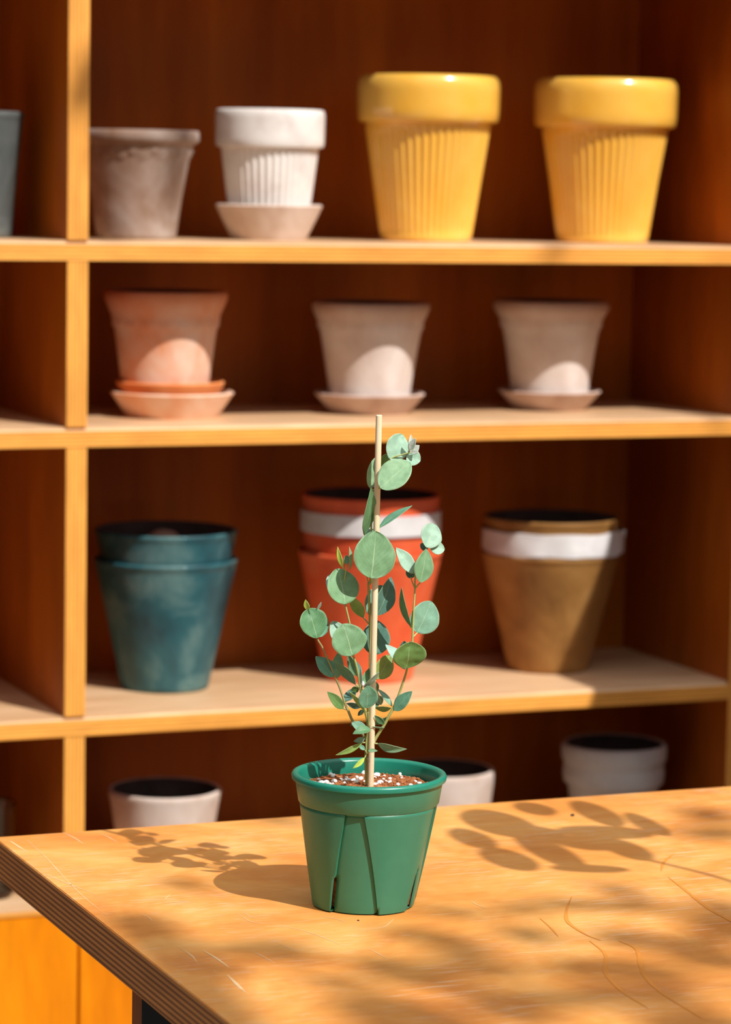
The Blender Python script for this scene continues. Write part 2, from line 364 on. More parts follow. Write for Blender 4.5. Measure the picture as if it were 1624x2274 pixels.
# marks in the top: pale scratches, amber stains, a dark nick (each a hair above the surface)
def strip(bm, pts, w, z=.00025):
    P = smooth_path([on_z(x, y, TZ) for x, y in pts], 6); n = len(P); prev = None
    for i, p in enumerate(P):
        t = (P[min(i + 1, n - 1)] - P[max(i - 1, 0)]).normalized(); s = Vector((-t.y, t.x, 0))
        ww = w * .62 * (.25 + .75 * math.sin(PI * min(max(i / (n - 1), .03), .97))) * (1 + .4 * noise.noise(p * 90))
        a = bm.verts.new(p + s * ww - Vector((TX0, TY1, 0)) + Vector((0, 0, z))); b2 = bm.verts.new(p - s * ww - Vector((TX0, TY1, 0)) + Vector((0, 0, z)))
        if prev: bm.faces.new((prev[0], a, b2, prev[1]))
        prev = (a, b2)
bm = bmesh.new()
for pts, w in (([(60, 1866), (100, 1902), (150, 1957), (195, 2000), (238, 2034)], .0006), ([(90, 1937), (140, 1958), (215, 1988)], .0008),
               ([(22, 1868), (35, 1876), (62, 1894)], .0016), ([(140, 1849), (165, 1861), (185, 1874)], .0009), ([(222, 1852), (240, 1859), (262, 1872)], .0008),
               ([(358, 2006), (390, 2003), (422, 2002)], .0012), ([(530, 2030), (560, 2048), (600, 2052)], .0006), ([(600, 2050), (690, 2072), (775, 2106)], .0006),
               ([(790, 2068), (850, 2060), (876, 2040)], .0007), ([(450, 2110), (480, 2128), (510, 2150)], .0016), ([(505, 2165), (530, 2190), (545, 2204)], .0022),
               ([(540, 2025), (555, 2035), (575, 2040)], .0006), ([(1045, 2000), (1060, 2010), (1085, 2020)], .0008), ([(712, 2035), (750, 2042), (770, 2050)], .0006),
               ([(380, 1985), (372, 1992), (365, 1998)], .0007), ([(600, 2086), (635, 2103), (668, 2118)], .0005), ([(816, 2106), (840, 2118), (860, 2130)], .0007),
               ([(398, 2105), (425, 2122), (438, 2138)], .0010), ([(560, 2112), (585, 2125), (612, 2140)], .0006), ([(310, 2030), (330, 2038), (338, 2046)], .0007)):
    strip(bm, pts, w)
o = obj('scratches', bm, M['scratchmark'], tt, smooth=False); o['label'] = 'pale scratches worn into the surface'; o['kind'] = 'stuff'
bm = bmesh.new()
for pts, w in (([(1270, 1992), (1259, 2020), (1262, 2048), (1300, 2075), (1335, 2089)], .0024), ([(1498, 1895), (1475, 1915), (1469, 1934)], .0024),
               ([(1484, 1948), (1520, 1975), (1570, 2015), (1624, 2046), (1660, 2065)], .0030), ([(1310, 2090), (1345, 2120), (1346, 2160), (1380, 2200), (1440, 2240)], .0030),
               ([(1375, 2090), (1415, 2110), (1428, 2160), (1470, 2205), (1560, 2262)], .0030), ([(1200, 2040), (1225, 2062), (1240, 2080)], .0016)):
    strip(bm, pts, w, .0003)
o = obj('stain_lines', bm, M['waxmark'], tt, smooth=False); o['label'] = 'amber curved stain lines'; o['kind'] = 'stuff'

# ------------------------------------------------------------------ pots on the shelves
def solve(cx, yb, z, rb_px, row_y=None):
    """centre of a round base whose front edge is seen at pixel (cx, yb) on the plane z"""
    if row_y is None:
        P = on_z(cx, yb, z); r = rb_px * depth(P) / FPX; return P + FH * r
    P = on_y(cx, yb, row_y); return Vector((P.x, row_y, z))
def zat(c, x, y): return on_v(x, y, c).z
def px(c, r): return r * depth(c) / FPX
def densify(prof, step=.006):
    out = []
    for i, p in enumerate(prof):
        out.append(p)
        if i < len(prof) - 1:
            q = prof[i + 1]; L = math.hypot(q[0] - p[0], q[1] - p[1]); n = int(L / step)
            for k in range(1, n):
                t = k / n; out.append((p[0] + (q[0] - p[0]) * t, p[1] + (q[1] - p[1]) * t) + tuple(p[2:]))
    return out
def garland(n, zc, amp, th, hgt):
    """raised scalloped band around a pot"""
    def f(t, r, z, i):
        c = zc - amp * abs(math.sin(n * t / 2)); d = (z - c) / hgt
        return r + th * math.exp(-d * d * 2), z
    return f

def make_pot(name, label, mat, c, prof, group=None, wall=.008, seg=128, mod=None, inner=None, cat='pot', bodyname='pot_body'):
    """prof: outside, bottom to top, metres relative to the base. Builds the outside, the rounded lip and the inside as one open vessel"""
    t = thing(name, label, cat, c, group)
    zt = prof[-1][1]; rt = prof[-1][0]; zb = prof[0][1]
    P = [(0, zb)] + [(max(prof[0][0] - .002, .001), zb), (prof[0][0], zb + .0015)] + list(prof[1:])
    lip = [(rt - wall * .2, zt + wall * .28), (rt - wall * .55, zt + wall * .33), (rt - wall * .9, zt + wall * .1)]
    ins = [(prof[k][0] - wall, max(prof[k][1], zb + .010)) for k in range(len(prof) - 2, -1, -1) if prof[k][1] < zt - .002]
    full = densify([(a, b_, 0) for a, b_ in P]) + [(a, b_, 0) for a, b_ in lip[:-1]] + [(lip[-1][0], lip[-1][1], 1)] + [(a, b_, 1) for a, b_ in ins] + [(0, zb + .010, 1)]
    nout = len(densify([(a, b_, 0) for a, b_ in P]))
    mm = (lambda th, r, z, i: mod(th, r, z, i) if i < nout else (r, z)) if mod else None
    obj(bodyname, lathe(full, seg, mm), [mat, inner or mat], t, angle=50)
    return t
def pot_from_px(c, pts):
    """pts: (radius px, cx px, y px) silhouettes bottom to top"""
    z0 = c.z; out = []
    for r, cx, y in pts: out.append((px(c, r), max(zat(c, cx, y) - z0, 0)))
    out[0] = (out[0][0], 0.0); return out
def saucer(name, label, mat, c, rb, rt, h, wall=.006, group=None):
    prof = [(0, 0), (rb - .001, 0), (rb, .0015), (rb + (rt - rb) * .5, h * .5), (rt, h - .001), (rt - wall * .4, h + .0012), (rt - wall, h - .001),
            (rb + (rt - rb) * .45 - wall, h * .5), (rb - wall, wall), (0, wall)]
    o = obj(name, lathe(densify(prof, .004), 112), mat, None, c, angle=50); return tag(o, label, 'saucer', group)

YR1 = YF + .145
def centre_row(cx, y, z, rowy): 
    P = on_y(cx, y, rowy); return Vector((P.x, rowy, z))
# --- top row
c = centre_row(303, 500, ZS[0], YR1)
pr = pot_from_px(c, [(88, 302, 517), (100, 303, 440), (112, 303, 375), (117, 304, 345), (123, 304, 326), (126, 304, 320)])
pr += pot_from_px(c, [(0, 0, 500), (133, 305, 317), (138, 305, 310), (137, 305, 293)])[1:]
make_pot('clay_pot', 'weathered grey-brown clay pot with a scalloped garland, top shelf beside the divider', M['greybrown'], c, pr, seg=168,
         mod=garland(16, zat(c, 304, 334) - c.z, .006, .0035, .0035))
c = centre_row(597, 500, ZS[0], YR1)
rs, rb_ = px(c, 119), px(c, 84); hs = zat(c, 595, 455) - c.z
saucer('pot_saucer', 'chalky clay saucer on the top shelf under the white ribbed pot', M['saucer'], c, rb_, rs, hs)
c2 = c + Vector((0, 0, .0065))
pts = [(88, 597, 498), (93, 597, 450), (108, 596, 330)]
pr = pot_from_px(c2, pts); pr = [pr[0]] + pr[1:]
def ribs(n, z0, z1, amp):
    def f(t, r, z, i):
        if z0 < z < z1: r -= amp * (0.5 + .5 * math.cos(n * t)) ** 1.5
        return r, z
    return f
zr = zat(c2, 596, 326) - c2.z; zt = zat(c2, 595, 248) - c2.z
pr += [(px(c2, 109), zr - .001), (px(c2, 118), zr), (px(c2, 120.5), zr + .005), (px(c2, 121.5), zt - .006), (px(c2, 120), zt)]
make_pot('ribbed_pot', 'chalky white ribbed clay pot with a thick collar, standing in a saucer on top shelf', M['whiteclay'], c2, pr, seg=240, mod=ribs(40, .012, zr - .006, .0032), wall=.009)
for (cxb, cxt, ytop, ycol, yb_, lab) in ((946, 951, 174, 273, 521, 'glossy yellow ribbed pot with a thick rim, left one of the yellow pair'),
                                  (1338, 1344, 182, 284, 524, 'glossy yellow ribbed pot with a thick rim, right one of the yellow pair')):
    c = centre_row(cxb, 505, ZS[0], YR1 + .005)
    pr = pot_from_px(c, [(101, cxb, yb_), (121, (cxb + cxt) / 2, 400), (139, cxt, ycol + 8)])
    zr = zat(c, cxt, ycol) - c.z; zt = zat(c, cxt, ytop) - c.z
    pr += [(px(c, 141), zr - .001), (px(c, 152), zr), (px(c, 156), zr + .004), (px(c, 158), zr + .015), (px(c, 159), zt - .014), (px(c, 157), zt - .004), (px(c, 153), zt)]
    make_pot('yellow_pot', lab, M['yellow'], c, pr, seg=288, mod=ribs(48, .010, zr - .008, .0034), wall=.011)
# zinc planter at the left edge
c = centre_row(-62, 500, ZS[0], YR1)
make_pot('zinc_planter', 'dark grey zinc planter cut by the left picture edge', M['zinc'], c, pot_from_px(c, [(88, -62, 515), (100, -62, 380), (112, -62, 262), (114, -62, 258), (114, -62, 251)]), inner=M['inside'])

# --- second row
c = solve(375, 932, ZS[1], 103)
saucer('pot_saucer', 'wide terracotta saucer on the second shelf, lower of the stacked two', M['terrasaucer'], c, px(c, 103), px(c, 137), zat(c, 373, 869) - c.z)
cu = c + Vector((0, 0, .0065)) - RH * .003
saucer('pot_saucer', 'smaller terracotta saucer stacked inside a wider one beneath the terracotta pot', M['terrarim'], cu, px(c, 95), px(c, 121), zat(c, 368, 846) - cu.z)
cp = cu + Vector((0, 0, .0065)) - RH * .007
pr = pot_from_px(cp, [(92, 357, 880), (98, 357, 848), (107, 357, 775), (113, 357, 730), (120, 358, 700), (131, 358, 675), (136, 358, 662), (137, 358, 649)])
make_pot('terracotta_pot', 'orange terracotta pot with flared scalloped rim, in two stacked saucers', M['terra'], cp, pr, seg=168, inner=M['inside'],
         mod=garland(18, zat(cp, 357, 712) - cp.z, .006, .0028, .0035))
for (cx, yb_, rs_, rb_, yrim, prof, lab, lab2) in (
    (813, 918, 123, 90, 872, [(88, 815, 882), (93, 815, 850), (103, 815, 785), (110, 814, 745), (117, 814, 715), (126, 813, 695), (130, 813, 686), (131, 813, 674)],
     'pinkish grey clay pot with flared rim, directly behind the wooden stake', 'grey clay saucer on the second shelf behind the wooden stake'),
    (1218, 910, 114, 80, 866, [(84, 1220, 875), (89, 1220, 845), (98, 1220, 780), (106, 1220, 735), (113, 1220, 710), (123, 1220, 692), (128, 1220, 684), (128, 1220, 671)],
     'pinkish grey clay pot with flared rim, rightmost on the second shelf', 'grey clay saucer rightmost on the second shelf')):
    c = solve(cx, yb_, ZS[1], rb_) + Vector((-.010, -.036 if cx < 900 else -.030, 0))
    saucer('pot_saucer', lab2, M['greysaucer'], c, px(c, rb_), px(c, rs_), zat(c, cx, yrim) - c.z)
    c2 = c + Vector((0, 0, .0065))
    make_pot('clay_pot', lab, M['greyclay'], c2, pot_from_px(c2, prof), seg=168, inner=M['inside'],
             mod=garland(18, zat(c2, prof[4][1], prof[4][2] + 8) - c2.z, .005, .0022, .003))

# --- third row, pots nested in pairs
def nested(cxb, yb_, rb, cxo, yo, ro, cxi, yi, ri, mat, rimmat, lab_o, lab_i, name, band=None, wall=.006):
    c = solve(cxb, yb_, ZS[2], rb)
    pr = pot_from_px(c, [(rb, cxb, yb_), (rb + (ro - rb) * .5, (cxb + cxo) / 2, (yb_ - 20 + yo) / 2), (ro - 4, cxo, yo + 22), (ro - 2, cxo, yo + 8), (ro, cxo, yo + 6), (ro, cxo, yo)])
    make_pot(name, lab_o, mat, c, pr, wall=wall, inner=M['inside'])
    zi = zat(c, cxi, yi) - c.z; drop = .035
    ci = c + Vector((0, 0, drop)); k = (pr[-1][0] - pr[0][0]) / pr[-1][1]
    rlow = pr[0][0] - wall - .006
    ri_m = px(c, ri); ru = px(c, ri) - .0015
    zo = pr[-1][1] - drop
    pi = [(rlow, 0), (min(px(c, ro) - wall - .004, ru), zo - .004), (min(px(c, ro) - wall - .002, ru), zo + .002), (ru, zi - drop - .006), (ri_m, zi - drop - .004), (ri_m, zi - drop)]
    t = make_pot(name, lab_i, mat, ci, pi, wall=.005, inner=M['inside'])
    return c, t, zi, drop
c, t, zi, dr = nested(359, 1541, 97, 368, 1240, 158, 373, 1176, 157, M['teal'], M['tealrim'], 'mottled teal pot on third shelf with another teal pot nested in it',
    'inner teal pot sticking up out of the larger teal pot', 'teal_pot')
# pale dusty object seen inside the teal pot: lump of paper
bm = bmesh.new(); bmesh.ops.create_icosphere(bm, subdivisions=3, radius=.034)
for v_ in bm.verts: v_.co *= 1 + .08 * noise.noise(v_.co * 60); 
o = obj('paper_ball', bm, M['saucer'], None, c + Vector((0, 0, zi - .036)) + FH * .022 - RH * .006); tag(o, 'pale rounded lump of paper peeking up inside the nested teal pots', 'paper')
c, t, zi, dr = nested(817, 1520, 98, 826, 1222, 159, 820, 1098, 153, M['red'], M['red'], 'brick red pot behind the eucalyptus, outer one of the nested pair',
    'inner brick red pot with a white paper band under its rim', 'red_pot')
def band(parent, c, r, z0, z1, wob=.0, bulge=None, label=None, name='paper_band'):
    def f(t_, rr, z, i):
        k = noise.noise(Vector((math.cos(t_) * 3, math.sin(t_) * 3, z * 30)))
        rr += wob * k; z += wob * 1.2 * noise.noise(Vector((math.cos(t_) * 2 + 9, math.sin(t_) * 2, i > 3)))
        if bulge:
            a, wdt, am = bulge; d = (t_ - a + PI) % (2 * PI) - PI; rr += am * math.exp(-(d / wdt) ** 2)
        return rr, z
    n = 6; prof = [(r + .0012, z0 + (z1 - z0) * i / n) for i in range(n + 1)] + [(r, z1 + .0005)] + [(r - .0006, z1 - (z1 - z0) * i / n) for i in range(n + 1)]
    prof.append(prof[0])
    o = obj(name, lathe(prof, 120, f), M['label'], parent); 
    if label: o['label'] = label
    return o
zc_ = t.location.z
band(t, c, px(c, 153), zat(c, 820, 1176) - zc_, zat(c, 820, 1131) - zc_, .001, label='white paper band')
c, t, zi, dr = nested(1222, 1498, 90, 1239, 1225, 153, 1235, 1148, 150, M['brown'], M['brown'], 'ochre-brown mottled pot at the right of the third shelf, outer one of a nested pair',
    'inner ochre-brown pot wrapped with crumpled white paper below its rim', 'brown_pot')
a_r = math.atan2(RH.y, RH.x)
band(t, c, px(c, 151), zat(c, 1238, 1221) - t.location.z, zat(c, 1236, 1172) - t.location.z, .003, (a_r - .15, .5, .006), 'crumpled white paper band')

# --- bottom row, partly hidden by the table
YR4 = YF + .135
c = centre_row(365, 1850, ZS[3], YR4)
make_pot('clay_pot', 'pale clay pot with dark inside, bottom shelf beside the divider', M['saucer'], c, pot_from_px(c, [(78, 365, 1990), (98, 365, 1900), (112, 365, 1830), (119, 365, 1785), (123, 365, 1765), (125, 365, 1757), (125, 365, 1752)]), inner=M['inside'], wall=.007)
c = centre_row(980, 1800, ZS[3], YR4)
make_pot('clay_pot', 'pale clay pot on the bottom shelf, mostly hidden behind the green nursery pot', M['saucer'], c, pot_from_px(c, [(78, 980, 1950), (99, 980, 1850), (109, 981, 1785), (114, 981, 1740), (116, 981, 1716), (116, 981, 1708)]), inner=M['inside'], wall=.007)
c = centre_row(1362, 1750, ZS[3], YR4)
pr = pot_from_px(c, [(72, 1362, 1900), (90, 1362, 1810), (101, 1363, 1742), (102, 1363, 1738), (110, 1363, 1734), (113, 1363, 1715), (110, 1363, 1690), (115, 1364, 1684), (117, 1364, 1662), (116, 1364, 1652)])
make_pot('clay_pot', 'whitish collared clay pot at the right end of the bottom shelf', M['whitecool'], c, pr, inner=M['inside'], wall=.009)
c = centre_row(-28, 1900, ZS[3], YR4 - .03)
make_pot('glass_jar', 'clear glass jar on the bottom shelf, cut by the left picture edge', M['glass'], c, pot_from_px(c, [(56, -28, 1985), (58, -28, 1950), (60, -28, 1880), (63, -28, 1790), (63, -28, 1784)]), wall=.0035, cat='jar', bodyname='jar_wall')

# ------------------------------------------------------------------ potted eucalyptus
PB = on_z(809, 2006, TZ)                                   # centre of the pot base
PB = PB + Vector((0, 0, 0))
plant = thing('potted_eucalyptus', 'young eucalyptus in a green plastic nursery pot, growing beside a wooden stake on the table', 'plant', PB)
def rel(P): return P - PB
pxm = depth(PB + Vector((0, 0, .06))) / FPX
RB, RT_ = 116.5 * pxm, 151 * pxm
ZB = on_v(812, 1779, PB).z - TZ                            # body top / collar bottom
ZL = on_v(817, 1733, PB).z - TZ                            # under the lip
ZR = on_v(817, 1714, PB).z - TZ                            # rim top
LEAN = 6.0 * pxm                                           # the pot leans a touch
view_a = math.atan2(-FH.y, -FH.x)                          # angle that faces the camera
def sector(th, zf):
    """signed distance (radians) inside an inset panel: >0 inside"""
    best = -9; hw = math.radians(8.6) + (math.radians(27) - math.radians(8.6)) * (1 - zf)
    return hw
INS = .0030
def body_mesh():
    bm = bmesh.new(); rows = 26; cols = []
    centres = [view_a + math.radians(-11.5 + 90 * k) for k in range(4)]
    def rowpts(zf):
        hw = math.radians(8.6) + math.radians(18.6) * (1 - zf) ** 1.0
        pts = []
        R0 = RB + (RT_ - RB) * zf
        for k in range(4):
            c0 = centres[k]
            n1 = 10
            for i in range(n1 + 1): pts.append((c0 - hw + 2 * hw * (0 if i == 0 else .045 + .955 * (i - 1) / (n1 - 1)), R0 - INS))       # inset panel
            a0 = c0 + hw; a1 = c0 + PI / 2 - hw; n2 = 16
            for i in range(n2 + 1): pts.append((a0 + (a1 - a0) * i / n2, R0))                 # raised panel
        return pts
    grid = []
    for j in range(rows + 1):
        zf = j / rows; z = .002 + (ZB - .002) * zf
        grid.append([bm.verts.new((r * math.cos(t) + LEAN * zf * RH.x, r * math.sin(t) + LEAN * zf * RH.y, z)) for t, r in rowpts(zf)])
    n = len(grid[0]); per = n // 4
    for j in range(rows):
        for i in range(n):
            i2 = (i + 1) % n; k = i % per
            if j < 9 and k == 0: continue                   # slot next to the left seam
            if j < 9 and k == per - 1: continue             # and in the step face
            if j < 10 and k in (1, 2) and i // per == 1: continue   # the wider slot on the right
            if j < 1 and k in (10,): continue
            bm.faces.new((grid[j][i], grid[j][i2], grid[j + 1][i2], grid[j + 1][i]))
    # floor of the pot
    cen = bm.verts.new((0, 0, .002))
    for i in range(n): bm.faces.new((grid[0][i], grid[0][(i + 1) % n], cen))
    return bm
o = obj('pot_body', body_mesh(), M['plastic'], plant, angle=25)
sm = o.modifiers.new('wall', 'SOLIDIFY'); sm.thickness = .0011; sm.offset = 1
# collar and lip
Lv = Vector((LEAN * RH.x, LEAN * RH.y, 0))
rc0, rc1, rl = 156.5 * pxm, 163.5 * pxm, 172.5 * pxm
prof = [(RT_ - .003, ZB), (rc0 - .001, ZB - .0002), (rc0, ZB + .0012), (rc1, ZL), (rc1, ZL + .001), (rc1 - .0018, ZL + .001), (rc1 - .002, ZL), (rc0 - .0018, ZB + .002), (RT_ - .003, ZB + .0015), (RT_ - .003, ZB)]
o = obj('pot_collar', lathe(densify(prof, .01), 144), M['plastic'], plant, Lv, angle=35)
prof = [(rc1 - .001, ZL + .0005), (rl - .003, ZL + .0008), (rl - .0006, ZL + .002), (rl, ZR - .0028), (rl - .0010, ZR - .0008), (rl - .003, ZR), (rl - .0055, ZR - .0006), (rl - .0075, ZR - .003),
        (rc1 - .003, ZL - .004), (rc0 - .003, ZB + .001), (RT_ - .0062, ZB - .006), (RT_ - .0066, ZB - .012), (RT_ - .0060, ZB - .012), (RT_ - .0055, ZB - .006), (rc0 - .0021, ZB + .001), (rc1 - .0021, ZL - .004), (rc1 - .001, ZL + .0005)]
o = obj('pot_rim', lathe(prof, 160), M['plastic_rim'], plant, Lv, angle=50); o['label'] = 'darker teal-green rolled rim and inner wall'
# soil
ZSOIL = ZL - .0058
def soil_h(x, y): return .0016 * noise.noise(Vector((x, y, 0)) * 70) + .0016 * noise.noise(Vector((x, y, 3)) * 260) + .0015 * max(0, noise.noise(Vector((x, y, 9)) * 30))
rs_ = rc0 - .0022
bm = bmesh.new(); rings = []; NS = 120
for j in range(34):
    r = rs_ * j / 33
    if j == 0: rings.append([bm.verts.new((0, 0, ZSOIL + soil_h(0, 0)))]); continue
    rings.append([bm.verts.new((r * math.cos(2 * PI * k / NS), r * math.sin(2 * PI * k / NS), ZSOIL + soil_h(r * math.cos(2 * PI * k / NS), r * math.sin(2 * PI * k / NS)))) for k in range(NS)])
for (r, z) in ((RT_ - .0075, ZB - .02), (RB - .0052, .004)):
    rings.append([bm.verts.new(((r + .0008 * noise.noise(Vector((math.cos(6.28 * k / NS) * 8, math.sin(6.28 * k / NS) * 8, z * 90)))) * math.cos(2 * PI * k / NS), r * math.sin(2 * PI * k / NS), z)) for k in range(NS)])
for j in range(len(rings) - 1):
    for k in range(NS):
        k2 = (k + 1) % NS
        if j == 0: bm.faces.new((rings[0][0], rings[1][k], rings[1][k2]))
        else: bm.faces.new((rings[j][k], rings[j][k2], rings[j + 1][k2], rings[j + 1][k]))
soil = obj('soil', bm, M['soil'], plant, Lv * .8); soil['label'] = 'reddish coir soil'
rng = random.Random(3)
def blobs(n, rmin, rmax, mat, name, lab, rough, zo):
    bm = bmesh.new()
    for q in range(n):
        rr = (rs_ - .002) * math.sqrt(rng.random()); a = rng.random() * 2 * PI
        x, y = rr * math.cos(a), rr * math.sin(a); s = rmin + (rmax - rmin) * rng.random() ** 1.6
        tmp = bmesh.ops.create_icosphere(bm, subdivisions=2 if rmax > .0016 else 1, radius=1.0)
        sc = Vector((s * rng.uniform(.8, 1.5), s * rng.uniform(.8, 1.3), s * rng.uniform(.6, 1.0))); rot = Matrix.Rotation(rng.random() * 6, 3, 'Z') @ Matrix.Rotation(rng.random() * .6, 3, 'X')
        off = Vector((x, y, ZSOIL + soil_h(x, y) + s * zo)); sd = rng.random() * 50
        for v_ in tmp['verts']:
            k = 1 + rough * noise.noise(v_.co * 1.7 + Vector((sd, 0, 0)))
            v_.co = rot @ Vector((v_.co.x * sc.x * k, v_.co.y * sc.y * k, v_.co.z * sc.z * k)) + off
    o = obj(name, bm, mat, soil, smooth=True, angle=180); o['label'] = lab; o['kind'] = 'stuff'; return o
blobs(95, .0011, .0032, M['perlite'], 'perlite', 'white perlite grains', .35, .35)
blobs(1500, .0004, .0011, M['chunk'], 'coir_fibre', 'brown coir crumbs', .7, .3)

# stake
sb = on_v(823, 1756, PB, 0.0); st = on_v(842, 921.5, PB, .0)
sb = PB + (sb - PB); srad = 6.9 * pxm
bm = bmesh.new(); d_ = (st - sb).normalized()
tube(bm, [rel(sb) - d_ * .03, rel(sb), rel(sb + (st - sb) * .5), rel(st) - d_ * .0006], srad, 24, cap=False)
tube(bm, [rel(st) - d_ * .0006, rel(st)], [srad, srad * .86], 24)
o = obj('stake', bm, M['dowel'], plant, angle=60); o['label'] = 'pale wooden dowel stake'

# pixel readings of the plant: zoomed crops with 4.06x scale
K = 4.06
ORG = {1: (620, 900), 2: (620, 1280), 3: (620, 1600)}
def pq(reg, X, Y): return ORG[reg][0] + X / K, ORG[reg][1] + Y / K
def P3(reg, X, Y, d):
    x, y = pq(reg, X, Y); return on_v(x, y, PB, d)

C_ = {'g': (.165, .33, .165), 'b': (.20, .40, .29), 'p': (.33, .53, .41), 'pg': (.27, .46, .27), 'd': (.085, .20, .115), 'db': (.085, .21, .17), 'dg': (.13, .27, .075),
      'y': (.50, .64, .10), 'yg': (.30, .47, .12), 'o': (.22, .32, .09), 'bl': (.34, .52, .46), 'w': (.66, .74, .72), 'm': (.105, .26, .12), 'mb': (.13, .33, .22)}  # some dark and vivid tints hold a leaf's shade and backlight in the colour
